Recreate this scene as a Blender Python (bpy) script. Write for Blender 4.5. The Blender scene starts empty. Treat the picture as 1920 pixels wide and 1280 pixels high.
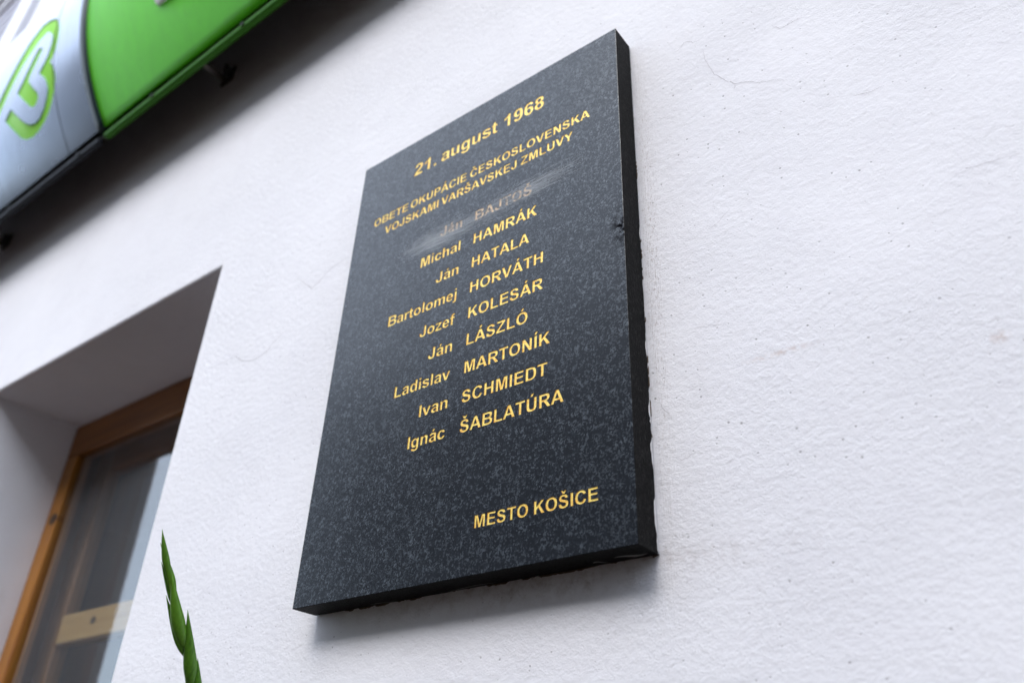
import bpy, bmesh, math, random
from mathutils import Vector, Matrix
from mathutils.geometry import tessellate_polygon

# ------------------------------------------------------------------ camera, sky, sun, exposure
S = bpy.context.scene
Z0 = 1.50                                   # height of the plaque's lower edge above the ground
right = Vector((0.7952063626657258, 0.6053283297118593, 0.03499219947640719))
up = Vector((0.2929001912728554, -0.43402554276022154, 0.8519573382417807))
back = Vector((0.5309014209137802, -0.6672326741699222, -0.5224406567178549))
cd = bpy.data.cameras.new('camera')
cam = bpy.data.objects.new('camera', cd)
S.collection.objects.link(cam)
CAM = Vector((1.0701217, -0.8808348, Z0 - 0.3110395))
cam.matrix_world = Matrix(((right.x, up.x, back.x, CAM.x), (right.y, up.y, back.y, CAM.y),
                           (right.z, up.z, back.z, CAM.z), (0, 0, 0, 1)))
cd.sensor_width = 36.0
cd.lens = 29.5214
cd.clip_start = 0.02
cd.clip_end = 1000
cd.dof.use_dof = True
cd.dof.focus_distance = 1.17
cd.dof.aperture_fstop = 2.9
S.camera = cam

CLOUD = 13.0                                # brightness of the cloud deck
SUN_EL = math.radians(49)
SUN_AZ = math.radians(4)                   # sideways from straight out of the wall, + is to the right
w = bpy.data.worlds.new('World')
S.world = w
w.use_nodes = True
wn = w.node_tree
sky = wn.nodes.new('ShaderNodeTexSky')
sky.sky_type = 'NISHITA'
sky.sun_disc = False
sky.sun_elevation = SUN_EL
sky.sun_rotation = math.pi - SUN_AZ
sky.air_density = 1.0
sky.dust_density = 0.7
sky.ozone_density = 1.5
# a broken overcast deck over the clear sky: soft white cloud, a little brighter and darker in places
wtc = wn.nodes.new('ShaderNodeTexCoord')
wno = wn.nodes.new('ShaderNodeTexNoise')
wno.inputs['Scale'].default_value = 1.6
wno.inputs['Detail'].default_value = 5
wn.links.new(wtc.outputs['Generated'], wno.inputs['Vector'])
wcr = wn.nodes.new('ShaderNodeValToRGB')
wcr.color_ramp.elements[0].position = 0.3
wcr.color_ramp.elements[0].color = (*[CLOUD * q for q in (0.74, 0.84, 1.0)], 1)
wcr.color_ramp.elements[1].position = 0.7
wcr.color_ramp.elements[1].color = (*[CLOUD * q for q in (1.05, 1.08, 1.14)], 1)
wn.links.new(wno.outputs['Fac'], wcr.inputs[0])
wad = wn.nodes.new('ShaderNodeMix')
wad.data_type = 'RGBA'
wad.inputs[0].default_value = 0.5
wn.links.new(sky.outputs[0], wad.inputs[6])
wn.links.new(wcr.outputs[0], wad.inputs[7])
wn.links.new(wad.outputs[2], wn.nodes['Background'].inputs[0])
wn.nodes['Background'].inputs[1].default_value = 0.12
sl = bpy.data.lights.new('sun', 'SUN')
sl.energy = 0.8
sl.angle = math.radians(28)
sl.color = (1.0, 0.945, 0.88)
so = bpy.data.objects.new('sun', sl)
S.collection.objects.link(so)
sd = Vector((math.sin(SUN_AZ) * math.cos(SUN_EL), -math.cos(SUN_AZ) * math.cos(SUN_EL), math.sin(SUN_EL)))
so.rotation_euler = sd.to_track_quat('Z', 'Y').to_euler()
so.location = (0, -6, 8)
S.view_settings.view_transform = 'Standard'
S.view_settings.look = 'None'
S.view_settings.exposure = 1.54
S.view_settings.gamma = 1.0
S.view_settings.use_curve_mapping = False

# ------------------------------------------------------------------ helpers
def nm(name):
    m = bpy.data.materials.new(name)
    m.use_nodes = True
    return m, m.node_tree, m.node_tree.nodes['Principled BSDF']

def N(nt, kind, **kw):
    n = nt.nodes.new(kind)
    for k, v in kw.items():
        if k.startswith('i_'):
            key = k[2:]
            n.inputs[int(key) if key.isdigit() else key].default_value = v
        else:
            setattr(n, k, v)
    return n

def coords(nt, scale=(1, 1, 1), rot=(0, 0, 0), loc=(0, 0, 0)):
    tc = N(nt, 'ShaderNodeTexCoord')
    mp = N(nt, 'ShaderNodeMapping')
    mp.inputs['Scale'].default_value = scale
    mp.inputs['Rotation'].default_value = rot
    mp.inputs['Location'].default_value = loc
    nt.links.new(tc.outputs['Object'], mp.inputs[0])
    return mp.outputs[0]

def noise(nt, vec, scale, detail=4, rough=0.5):
    n = N(nt, 'ShaderNodeTexNoise')
    n.inputs['Scale'].default_value = scale
    n.inputs['Detail'].default_value = detail
    n.inputs['Roughness'].default_value = rough
    nt.links.new(vec, n.inputs['Vector'])
    return n.outputs['Fac']

def ramp(nt, fac, stops):
    r = N(nt, 'ShaderNodeValToRGB')
    els = r.color_ramp.elements
    while len(els) < len(stops):
        els.new(0.5)
    for e, (p, c) in zip(els, stops):
        e.position = p
        e.color = (c, c, c, 1) if not isinstance(c, tuple) else (*c, 1)
    nt.links.new(fac, r.inputs[0])
    return r.outputs[0]

def math_(nt, op, a, b=None, clamp=False):
    n = N(nt, 'ShaderNodeMath', operation=op, use_clamp=clamp)
    for k, v in enumerate((a, b)):
        if v is None:
            continue
        if isinstance(v, (int, float)):
            n.inputs[k].default_value = v
        else:
            nt.links.new(v, n.inputs[k])
    return n.outputs[0]

def mix(nt, fac, a, b):
    n = N(nt, 'ShaderNodeMix', data_type='RGBA')
    for sock, v in ((n.inputs[0], fac), (n.inputs[6], a), (n.inputs[7], b)):
        if isinstance(v, tuple):
            sock.default_value = (*v, 1)
        elif isinstance(v, (int, float)):
            sock.default_value = v
        else:
            nt.links.new(v, sock)
    return n.outputs[2]

def bump(nt, bsdf, height, strength, dist, prev=None):
    b = N(nt, 'ShaderNodeBump')
    b.inputs['Strength'].default_value = strength
    b.inputs['Distance'].default_value = dist
    nt.links.new(height, b.inputs['Height'])
    if prev is not None:
        nt.links.new(prev, b.inputs['Normal'])
    nt.links.new(b.outputs[0], bsdf.inputs['Normal'])
    return b.outputs[0]

def near(nt, p, radii):
    """1 at point p falling to 0 at the ellipsoid with these radii (object coordinates)."""
    vec = coords(nt, tuple(1 / r for r in radii), (0, 0, 0), tuple(-c / r for c, r in zip(p, radii)))
    ln = N(nt, 'ShaderNodeVectorMath', operation='LENGTH')
    nt.links.new(vec, ln.inputs[0])
    return math_(nt, 'SUBTRACT', 1.0, ln.outputs['Value'], clamp=True)

# ---- mesh helpers
def link(name, bm, mats, parent=None, smooth=False):
    me = bpy.data.meshes.new(name)
    bmesh.ops.recalc_face_normals(bm, faces=bm.faces[:])
    bm.to_mesh(me)
    bm.free()
    return link_mesh(name, me, mats, parent, smooth)

def link_mesh(name, me, mats, parent=None, smooth=False):
    for m in (mats if isinstance(mats, (list, tuple)) else [mats]):
        me.materials.append(m)
    if smooth:
        for p in me.polygons:
            p.use_smooth = True
    o = bpy.data.objects.new(name, me)
    S.collection.objects.link(o)
    attach(o, parent)
    return o

def attach(o, parent):
    if parent is not None:
        o.parent = parent
        o.matrix_parent_inverse = world_of(parent).inverted()

def world_of(o):
    m = o.matrix_basis.copy()
    if o.parent is not None:
        m = world_of(o.parent) @ o.matrix_parent_inverse @ m
    return m

def thing(name, label, cat, loc=(0, 0, 0), group=None):
    o = bpy.data.objects.new(name, None)
    o.empty_display_size = 0.1
    o.location = loc
    S.collection.objects.link(o)
    o['label'] = label
    o['category'] = cat
    if group:
        o['group'] = group
    return o

def add_box(bm, x0, x1, y0, y1, z0, z1, bev=0.0, seg=2, mat=0):
    t = bmesh.new()
    vs = [t.verts.new(v) for v in ((x0, y0, z0), (x1, y0, z0), (x1, y1, z0), (x0, y1, z0),
                                   (x0, y0, z1), (x1, y0, z1), (x1, y1, z1), (x0, y1, z1))]
    for f in ((0, 3, 2, 1), (4, 5, 6, 7), (0, 1, 5, 4), (1, 2, 6, 5), (2, 3, 7, 6), (3, 0, 4, 7)):
        t.faces.new([vs[i] for i in f])
    if bev > 0:
        bmesh.ops.bevel(t, geom=t.edges[:], offset=bev, segments=seg, affect='EDGES', profile=0.5)
    for f in t.faces:
        f.material_index = mat
    me = bpy.data.meshes.new('tmp')
    t.to_mesh(me)
    t.free()
    bm.from_mesh(me)
    bpy.data.meshes.remove(me)
    return bm

def box(name, mat, parent, *b, bev=0.0, seg=2):
    return link(name, add_box(bmesh.new(), *b, bev=bev, seg=seg), mat, parent)

def tube(bm, pts, radii, n=12, cap=True):
    rings = []
    for i, p in enumerate(pts):
        p = Vector(p)
        a = Vector(pts[max(i - 1, 0)])
        b = Vector(pts[min(i + 1, len(pts) - 1)])
        d = (b - a).normalized()
        u = d.orthogonal().normalized() if i == 0 else (u - d * u.dot(d)).normalized()
        v = d.cross(u)
        r = radii[i] if isinstance(radii, (list, tuple)) else radii
        rings.append([bm.verts.new(p + (u * math.cos(2 * math.pi * k / n) + v * math.sin(2 * math.pi * k / n)) * r) for k in range(n)])
    for a, b in zip(rings, rings[1:]):
        for k in range(n):
            bm.faces.new((a[k], a[(k + 1) % n], b[(k + 1) % n], b[k]))
    if cap:
        bm.faces.new(rings[0][::-1])
        bm.faces.new(rings[-1])
    return bm

def prism(bm, loops, to3, d0, d1, front=True, backf=True, walls=True):
    """loops: outline first, then holes, as (u,v); to3(u,v,d) places a point at depth d."""
    polys = [[Vector((u, v, 0)) for u, v in lp] for lp in loops]
    tris = tessellate_polygon(polys)
    flat = [q for lp in loops for q in lp]
    A = [bm.verts.new(to3(u, v, d0)) for u, v in flat]
    B = [bm.verts.new(to3(u, v, d1)) for u, v in flat]
    for t in tris:
        if len(set(t)) < 3:
            continue
        try:
            if front:
                bm.faces.new([A[i] for i in t])
            if backf:
                bm.faces.new([B[i] for i in t])
        except ValueError:
            pass
    k = 0
    for lp in loops:
        n = len(lp)
        if walls:
            for i in range(n):
                a, b = k + i, k + (i + 1) % n
                bm.faces.new((A[a], A[b], B[b], B[a]))
        k += n
    loose = [v for v in bm.verts if not v.link_faces]
    if loose:
        bmesh.ops.delete(bm, geom=loose, context='VERTS')
    return bm

def boolean_cut(obj, cutter):
    md = obj.modifiers.new('cut', 'BOOLEAN')
    md.operation = 'DIFFERENCE'
    md.solver = 'EXACT'
    md.use_self = True
    md.material_mode = 'TRANSFER'
    md.object = cutter
    bpy.context.view_layer.update()
    dg = bpy.context.evaluated_depsgraph_get()
    me = bpy.data.meshes.new_from_object(obj.evaluated_get(dg), preserve_all_data_layers=False, depsgraph=dg)
    obj.modifiers.clear()
    old = obj.data
    obj.data = me
    me.name = old.name
    bpy.data.meshes.remove(old)
    cm = cutter.data
    bpy.data.objects.remove(cutter)
    bpy.data.meshes.remove(cm)
    return obj
# ------------------------------------------------------------------ lettering: bold grotesque outlines, units of 1/1000 em
ADV = dict(zip('ABCDEHIJKLMNOPRSTUVYZ', (722, 722, 722, 722, 667, 722, 278, 556, 722, 611, 833, 722, 778, 667, 722, 667, 611, 722, 667, 667, 611)))
ADV.update({'a': 556, 'c': 556, 'd': 611, 'e': 556, 'f': 333, 'g': 611, 'h': 611, 'i': 278, 'j': 278, 'l': 278, 'm': 889, 'n': 611,
            'o': 611, 'r': 389, 's': 556, 't': 333, 'u': 611, 'v': 556, 'z': 500, '1': 556, '2': 556, '6': 556, '8': 556, '9': 556,
            '.': 278, ' ': 278})
GL = {
'A': 'M0 0L283 716L437 716L720 0L562 0L500 163L215 163L156 0Z M260 284L454 284L358 549Z',
'B': 'M73 716L359 716C480 716 560 706 610 670C650 640 668 590 668 540C668 460 625 405 560 381C650 358 700 295 700 210C700 100 630 20 510 5C470 1 430 0 330 0L73 0Z M218 597L218 431L340 431C430 431 450 433 475 442C510 455 525 480 525 515C525 550 508 577 470 589C445 596 400 597 302 597Z M218 312L218 121L352 121C440 121 460 123 485 130C525 142 548 170 548 215C548 255 528 285 495 300C465 311 425 312 335 312Z',
'C': 'M531 263L671 219C640 60 530 -12 375 -12C180 -12 46 125 46 352C46 590 180 728 385 728C540 728 640 655 665 519L522 485C505 560 455 604 380 604C265 604 194 520 194 360C194 190 260 111 372 111C460 111 512 165 531 263Z',
'D': 'M72 716L336 716C520 716 600 665 645 560C675 490 680 430 680 352C680 270 665 195 635 135C590 45 510 0 345 0L72 0Z M217 595L217 121L325 121C430 121 475 135 505 185C525 225 531 285 531 357C531 430 525 490 500 530C465 585 410 595 282 595Z',
'E': 'M73 0L73 716L604 716L604 595L217 595L217 436L577 436L577 316L217 316L217 121L618 121L618 0Z',
'H': 'M73 0L73 716L218 716L218 434L502 434L502 716L646 716L646 0L502 0L502 313L218 313L218 0Z',
'I': 'M68 0L68 716L213 716L213 0Z',
'J': 'M340 716L485 716L485 263C485 190 480 130 465 95C435 25 370 -12 275 -12C115 -12 25 75 22 247L159 263C162 150 195 111 262 111C320 111 340 145 340 240Z',
'K': 'M74 0L74 716L219 716L219 398L511 716L706 716L436 437L721 0L534 0L336 336L219 216L219 0Z',
'L': 'M76 0L76 716L221 716L221 121L582 121L582 0Z',
'M': 'M71 0L71 716L287 716L417 228L546 716L763 716L763 0L629 0L629 564L487 0L348 0L206 564L206 0Z',
'N': 'M74 0L74 716L215 716L508 238L508 716L642 716L642 0L497 0L208 467L208 0Z',
'O': 'M735 358C735 590 590 728 389 728C188 728 43 590 43 358C43 126 188 -12 389 -12C590 -12 735 126 735 358Z M586 358C586 515 505 605 389 605C273 605 192 515 192 358C192 201 273 111 389 111C505 111 586 201 586 358Z',
'P': 'M73 0L73 716L305 716C440 716 490 712 530 697C590 675 632 605 632 494C632 410 600 345 545 308C490 275 440 270 312 270L218 270L218 0Z M218 595L218 391L297 391C400 391 425 398 447 413C470 430 483 457 483 493C483 540 455 577 410 589C385 595 350 595 288 595Z',
'R': 'M73 0L73 716L377 716C500 716 555 708 600 670C638 638 660 585 660 517C660 405 600 335 475 315C530 280 560 245 600 180L711 0L538 0L434 158C370 250 355 275 325 290C305 298 280 299 247 299L218 299L218 0Z M218 413L325 413C430 413 455 417 478 430C500 444 512 470 512 505C512 545 492 575 450 590C430 595 400 595 331 595L218 595Z',
'S': 'M36 233L177 247C190 160 240 109 320 109C405 109 462 145 462 205C462 250 430 272 290 308C130 348 65 405 65 520C65 645 160 728 315 728C480 728 570 648 575 515L430 508C420 580 385 611 313 611C240 611 200 580 200 537C200 495 235 473 370 440C540 400 610 340 610 210C610 70 500 -13 320 -13C145 -13 50 70 36 233Z',
'T': 'M234 0L234 595L21 595L21 716L590 716L590 595L378 595L378 0Z',
'U': 'M72 716L217 716L217 328C217 200 225 112 362 112C490 112 500 190 500 320L500 716L645 716L645 340C645 180 635 130 600 80C555 15 475 -12 366 -12C240 -12 165 15 120 75C80 130 72 190 72 334Z',
'V': 'M256 0L0 716L157 716L338 186L514 716L667 716L411 0Z',
'Y': 'M261 0L261 301L-2 716L168 716L337 432L502 716L669 716L406 300L406 0Z',
'Z': 'M11 0L11 130L387 595L53 595L53 716L573 716L573 604L182 121L588 121L588 0Z',
'a': 'M174 360L50 382C75 480 130 531 280 531C400 531 460 505 485 460C500 432 503 410 503 330L501 170C501 90 507 55 535 0L399 0C390 20 385 35 382 48C335 5 285 -12 222 -12C110 -12 40 50 40 144C40 210 72 258 135 282C175 297 225 306 300 320C345 329 355 332 366 336L366 350C366 400 340 424 270 424C215 424 190 408 174 360Z M366 249C350 243 320 237 290 230C225 217 200 205 185 180C165 140 190 85 255 85C300 85 340 110 357 145C366 165 366 185 366 222Z',
'c': 'M524 365L389 341C380 395 345 420 297 420C230 420 190 370 190 268C190 150 230 99 298 99C350 99 384 128 397 196L532 173C505 50 425 -12 292 -12C140 -12 40 85 40 259C40 435 140 531 296 531C420 531 495 480 524 365Z',
'd': 'M547 0L420 0L420 76C380 18 325 -12 262 -12C135 -12 45 90 45 262C45 440 130 531 260 531C320 531 370 505 410 458L410 716L547 716Z M186 271C186 155 220 98 297 98C365 98 412 155 412 260C412 375 370 426 300 426C232 426 186 375 186 271Z',
'e': 'M372 165L509 142C475 40 395 -12 285 -12C120 -12 34 95 34 256C34 425 130 531 270 531C430 531 520 420 516 215L172 215C174 135 218 92 280 92C325 92 357 115 372 165Z M380 304C378 382 335 423 280 423C220 423 178 378 178 304Z',
'f': 'M12 519L88 519L88 558C88 680 145 728 245 728C285 728 320 722 346 714L327 618C310 622 290 625 275 625C240 625 225 605 225 560L225 519L328 519L328 411L225 411L225 0L88 0L88 411L12 411Z',
'g': 'M59 -34L216 -53C222 -90 245 -105 291 -105C385 -105 407 -70 407 10L407 75C370 25 318 0 256 0C120 0 42 105 42 262C42 435 130 531 262 531C325 531 378 503 415 445L415 519L544 519L544 53C544 -50 533 -95 505 -135C468 -190 400 -211 296 -211C140 -211 60 -150 59 -34Z M182 271C182 160 225 107 290 107C360 107 409 165 409 267C409 370 368 424 298 424C228 424 182 375 182 271Z',
'h': 'M209 716L209 453C250 505 305 531 370 531C440 531 495 505 520 455C540 418 543 385 543 304L543 0L406 0L406 274C406 350 402 380 385 400C370 418 348 426 320 426C285 426 250 410 230 378C213 350 209 315 209 259L209 0L72 0L72 716Z',
'i': 'M72 0L72 519L209 519L209 0Z M72 589L72 716L209 716L209 589Z',
'j': 'M72 519L209 519L209 5C209 -95 200 -140 170 -172C140 -203 100 -211 45 -211C15 -211 -15 -208 -46 -201L-22 -84C-10 -86 5 -88 15 -88C55 -88 72 -72 72 -10Z M72 589L72 716L209 716L209 589Z',
'l': 'M72 0L72 716L209 716L209 0Z',
'm': 'M61 519L188 519L188 448C230 505 290 531 345 531C415 531 465 505 495 448C545 505 600 531 660 531C735 531 790 500 812 448C825 418 828 385 828 332L828 0L691 0L691 297C691 365 686 385 673 402C660 418 640 426 615 426C585 426 550 410 532 375C515 345 513 310 513 249L513 0L376 0L376 285C376 350 372 375 364 392C350 418 328 426 302 426C270 426 235 410 217 378C200 348 198 310 198 252L198 0L61 0Z',
'n': 'M544 0L407 0L407 265C407 350 403 380 388 400C372 418 350 426 322 426C285 426 250 408 228 375C212 345 209 310 209 235L209 0L72 0L72 519L199 519L199 443C245 502 305 531 372 531C440 531 495 505 520 460C540 425 544 390 544 322Z',
'o': 'M570 260C570 425 465 531 305 531C145 531 40 425 40 260C40 95 145 -12 305 -12C465 -12 570 95 570 260Z M430 260C430 370 380 421 305 421C230 421 180 370 180 260C180 150 230 99 305 99C380 99 430 150 430 260Z',
'r': 'M203 0L66 0L66 519L193 519L193 445C230 510 262 531 310 531C342 531 372 522 400 505L358 385C335 400 315 407 292 407C265 407 240 395 225 368C208 335 203 280 203 160Z',
's': 'M24 148L161 169C172 115 210 88 275 88C340 88 378 108 378 145C378 180 355 188 260 210C100 248 45 290 45 375C45 470 125 531 262 531C400 531 475 480 500 385L371 361C360 405 325 431 268 431C205 431 175 415 175 385C175 355 210 345 330 318C460 288 518 245 518 160C518 60 425 -12 275 -12C130 -12 48 45 24 148Z',
't': 'M310 519L310 409L216 409L216 200C216 135 218 125 225 115C232 105 242 101 254 101C272 101 290 106 310 113L322 7C290 -5 255 -12 213 -12C160 -12 115 5 97 40C82 70 79 105 79 183L79 409L16 409L16 519L79 519L79 622L216 702L216 519Z',
'u': 'M413 0L413 78C370 20 310 -12 243 -12C170 -12 115 15 90 65C72 100 69 140 69 190L69 519L206 519L206 280C206 190 210 150 225 128C240 105 262 94 292 94C330 94 365 113 385 143C405 175 404 230 404 299L404 519L541 519L541 0Z',
'v': 'M209 0L0 519L144 519L277 165L411 519L554 519L347 0Z',
'z': 'M16 0L16 108L300 413L36 413L36 519L465 519L465 428L178 117L482 117L482 0Z',
'1': 'M393 0L256 0L256 517C200 465 135 427 54 400L54 525C100 540 150 568 200 605C245 640 270 678 282 719L393 719Z',
'2': 'M505 127L505 0L25 0C30 70 55 140 100 200C140 250 200 305 280 380C345 440 370 470 370 515C370 570 335 604 280 604C220 604 185 570 180 495L43 509C58 650 145 719 283 719C430 719 507 635 507 520C507 450 480 390 410 315C370 272 320 228 280 190C250 160 240 145 232 127Z',
'6': 'M512 543L379 528C372 582 345 606 300 606C235 606 190 550 181 392C225 440 270 460 323 460C440 460 525 370 525 230C525 85 430 -12 295 -12C130 -12 37 105 37 348C37 600 140 719 305 719C420 719 495 655 512 543Z M193 240C193 150 235 99 290 99C350 99 386 145 386 225C386 310 348 353 288 353C235 353 193 312 193 240Z',
'8': 'M156 386C90 414 60 465 60 530C60 645 140 719 277 719C415 719 496 645 496 530C496 460 460 410 400 386C475 356 517 295 517 212C517 75 420 -12 280 -12C135 -12 38 75 38 205C38 290 80 352 156 386Z M188 518C188 465 220 433 278 433C336 433 368 467 368 518C368 575 333 608 278 608C222 608 188 575 188 518Z M175 218C175 142 218 97 279 97C340 97 380 143 380 213C380 283 338 324 277 324C212 324 175 278 175 218Z',
'.': 'M72 0L72 137L209 137L209 0Z',
}
ACUTE = 'M-72 {b}L-22 {t}L150 {t}L34 {b}Z'
CARON = 'M-62 {b}L-160 {t}L-62 {t}L0 {m}L62 {t}L160 {t}L62 {b}Z'
COMP = {'Á': ('A', 'a', 360), 'Í': ('I', 'a', 140), 'Ó': ('O', 'a', 389), 'Ú': ('U', 'a', 360), 'Č': ('C', 'c', 370),
        'Š': ('S', 'c', 330), 'á': ('a', 'a', 280)}
SEP = set('ij')                              # second contour is a separate dot, not a hole

def flatten(path, seg=4):
    loops, cur, i = [], [], 0
    import re
    tok = re.findall(r'[MLCZ]|-?\d+\.?\d*', path)
    while i < len(tok):
        c = tok[i]
        if c == 'M':
            cur = [(float(tok[i + 1]), float(tok[i + 2]))]
            i += 3
        elif c == 'L':
            cur.append((float(tok[i + 1]), float(tok[i + 2])))
            i += 3
        elif c == 'C':
            p0 = cur[-1]
            p1, p2, p3 = [(float(tok[i + 1 + 2 * k]), float(tok[i + 2 + 2 * k])) for k in range(3)]
            for s in range(1, seg + 1):
                t = s / seg
                u = 1 - t
                cur.append(tuple(u ** 3 * p0[k] + 3 * u * u * t * p1[k] + 3 * u * t * t * p2[k] + t ** 3 * p3[k] for k in (0, 1)))
            i += 7
        else:
            out = []
            for q in cur:
                if not out or abs(q[0] - out[-1][0]) + abs(q[1] - out[-1][1]) > 1e-6:
                    out.append(q)
            if abs(out[0][0] - out[-1][0]) + abs(out[0][1] - out[-1][1]) < 1e-6:
                out.pop()
            loops.append(out)
            i += 1
    return loops

def glyph_shapes(ch):
    """list of shapes, each [outline, hole, ...], plus the advance width"""
    if ch == '9':
        lps = [[(556 - x, 707 - y) for x, y in lp] for lp in flatten(GL['6'])]
        return [lps], 556
    if ch in COMP:
        base, kind, cx = COMP[ch]
        sh, adv = glyph_shapes(base)
        hi = not base.islower()
        b, t = (762, 935) if hi else (583, 728)
        d = (ACUTE if kind == 'a' else CARON).format(b=b, t=t, m=t - 80)
        return sh + [[[(x + cx, y) for x, y in flatten(d)[0]]]], adv
    if ch == ' ':
        return [], 278
    lps = flatten(GL[ch])
    if ch in SEP:
        return [[lp] for lp in lps], ADV[ch]
    return [lps], ADV[ch]

def word_shapes(word, x0, x1, base, cap):
    """place a word so its ink runs from x0 to x1 and its capitals are cap tall"""
    shapes, pen = [], 0.0
    for ch in word:
        sh, adv = glyph_shapes(ch)
        shapes += [[[(x + pen, y) for x, y in lp] for lp in s] for s in sh]
        pen += adv
    xs = [x for s in shapes for lp in s for x, y in lp]
    a, b = min(xs), max(xs)
    kx, ky = (x1 - x0) / (b - a), cap / 716.0
    return [[[(x0 + (x - a) * kx, base + y * ky) for x, y in lp] for lp in s] for s in shapes]
# ------------------------------------------------------------------ materials
# painted plaster: cool white, orange-peel texture, pits, a few rusty streaks
M_wall, nt, B = nm('painted_plaster')
co = coords(nt)
big = noise(nt, co, 2.2, 5, 0.6)
mid = noise(nt, co, 14, 4, 0.6)
col = mix(nt, ramp(nt, big, [(0.3, 0.0), (0.75, 1.0)]), (0.776, 0.770, 0.806), (0.838, 0.832, 0.862))
col = mix(nt, ramp(nt, mid, [(0.52, 0.0), (0.8, 0.5)]), col, (0.74, 0.73, 0.77))
# pits: a few random cells carry a small dark hole
vo = N(nt, 'ShaderNodeTexVoronoi', feature='F1')
vo.voronoi_dimensions = '2D'
vo.inputs['Scale'].default_value = 62
nt.links.new(coords(nt, (1, 1, 1), (math.pi / 2, 0, 0)), vo.inputs['Vector'])
sep = N(nt, 'ShaderNodeSeparateColor')
nt.links.new(vo.outputs['Color'], sep.inputs[0])
rad = math_(nt, 'MULTIPLY', math_(nt, 'SUBTRACT', sep.outputs[0], 0.72, True), 0.42)
pit = math_(nt, 'MULTIPLY', math_(nt, 'SUBTRACT', rad, vo.outputs['Distance'], True), 30, True)
density = ramp(nt, noise(nt, co, 3.1, 2, 0.5), [(0.38, 0.25), (0.62, 1.0)])
pit = math_(nt, 'MULTIPLY', pit, density)
col = mix(nt, math_(nt, 'MULTIPLY', pit, 0.62), col, (0.22, 0.20, 0.21))
# rusty streaks
st = math_(nt, 'MULTIPLY', math_(nt, 'ADD', near(nt, (0.785, 0, Z0 + 0.220), (0.06, 1, 0.006)),
                                 math_(nt, 'MULTIPLY', near(nt, (1.012, 0, Z0 + 0.163), (0.012, 1, 0.010)), 1.5)),
           ramp(nt, noise(nt, co, 120, 3, 0.7), [(0.4, 0.0), (0.65, 1.0)]), True)
col = mix(nt, math_(nt, 'MULTIPLY', st, 0.6), col, (0.50, 0.36, 0.30))
# grime where the plaster was patched beside the tablet, brown shade painted below it
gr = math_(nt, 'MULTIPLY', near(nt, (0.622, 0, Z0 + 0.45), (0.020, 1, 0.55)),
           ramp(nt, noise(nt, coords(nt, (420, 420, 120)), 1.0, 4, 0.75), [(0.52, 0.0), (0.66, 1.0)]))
undershade = math_(nt, 'MULTIPLY', near(nt, (0.42, 0, Z0 - 0.012), (0.42, 1, 0.030)), 
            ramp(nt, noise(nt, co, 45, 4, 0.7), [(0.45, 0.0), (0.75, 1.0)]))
col = mix(nt, math_(nt, 'MULTIPLY', math_(nt, 'ADD', gr, undershade), 0.8, True), col, (0.27, 0.20, 0.17))
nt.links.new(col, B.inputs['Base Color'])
B.inputs['Roughness'].default_value = 0.62
B.inputs['Specular IOR Level'].default_value = 0.35
fine = math_(nt, 'ADD', noise(nt, coords(nt, (290, 290, 340), (0, 0.5, 0)), 1.0, 8, 0.78), math_(nt, 'MULTIPLY', noise(nt, coords(nt, (90, 90, 110)), 1.0, 3, 0.5), 0.9))
trow = noise(nt, coords(nt, (16, 16, 46), (0, 0.35, 0)), 1.0, 4, 0.6)
band = math_(nt, 'MULTIPLY', near(nt, (0.618, 0, Z0 + 0.4), (0.022, 1, 0.9)), noise(nt, coords(nt, (900, 900, 6)), 1.0, 2, 0.5))
rough_zone = ramp(nt, noise(nt, coords(nt, (1.7, 1.7, 2.6), (0, 0.4, 0), (1.3, 0, 0.4)), 1.0, 4, 0.6), [(0.36, 0.45), (0.62, 1.15)])
h = math_(nt, 'ADD', math_(nt, 'MULTIPLY', math_(nt, 'MULTIPLY', fine, rough_zone), 2.0), math_(nt, 'MULTIPLY', trow, 0.7))
h = math_(nt, 'ADD', h, math_(nt, 'MULTIPLY', band, 2.0))
h = math_(nt, 'SUBTRACT', h, math_(nt, 'MULTIPLY', pit, 1.6))
bump(nt, B, h, 0.6, 0.0016)

M_crack, nt, B = nm('crack_line')
B.inputs['Base Color'].default_value = (0.48, 0.46, 0.48, 1)
B.inputs['Roughness'].default_value = 0.9

def granite(name, base, fleck, rough, flame=False):
    m, nt, B = nm(name)
    co = coords(nt)
    v = N(nt, 'ShaderNodeTexVoronoi', feature='F1')
    v.inputs['Scale'].default_value = 520
    nt.links.new(coords(nt, (1, 1, 0.8), (0, 0.6, 0)), v.inputs['Vector'])
    s = N(nt, 'ShaderNodeSeparateColor')
    nt.links.new(v.outputs['Color'], s.inputs[0])
    clump = noise(nt, co, 130, 5, 0.75)
    speck = math_(nt, 'MULTIPLY', ramp(nt, s.outputs[0], [(0.35, 0.0), (1.0, 1.0)]), ramp(nt, clump, [(0.40, 0.0), (0.62, 1.0)]))
    v2 = N(nt, 'ShaderNodeTexVoronoi', feature='F1')
    v2.inputs['Scale'].default_value = 150
    nt.links.new(coords(nt, (1, 1, 0.5), (0, -0.7, 0), (3, 2, 1)), v2.inputs['Vector'])
    s2 = N(nt, 'ShaderNodeSeparateColor')
    nt.links.new(v2.outputs['Color'], s2.inputs[0])
    spot = math_(nt, 'MULTIPLY', math_(nt, 'MULTIPLY', math_(nt, 'SUBTRACT', s2.outputs[1], 0.8, True), 5.0),
                 ramp(nt, v2.outputs['Distance'], [(0.0, 1.0), (0.42, 0.0)]))
    c = mix(nt, speck, base, fleck)
    c = mix(nt, math_(nt, 'MULTIPLY', spot, 0.55, True), c, tuple(min(1, q * 1.9) for q in fleck))
    return m, nt, B, co, c, speck

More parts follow.
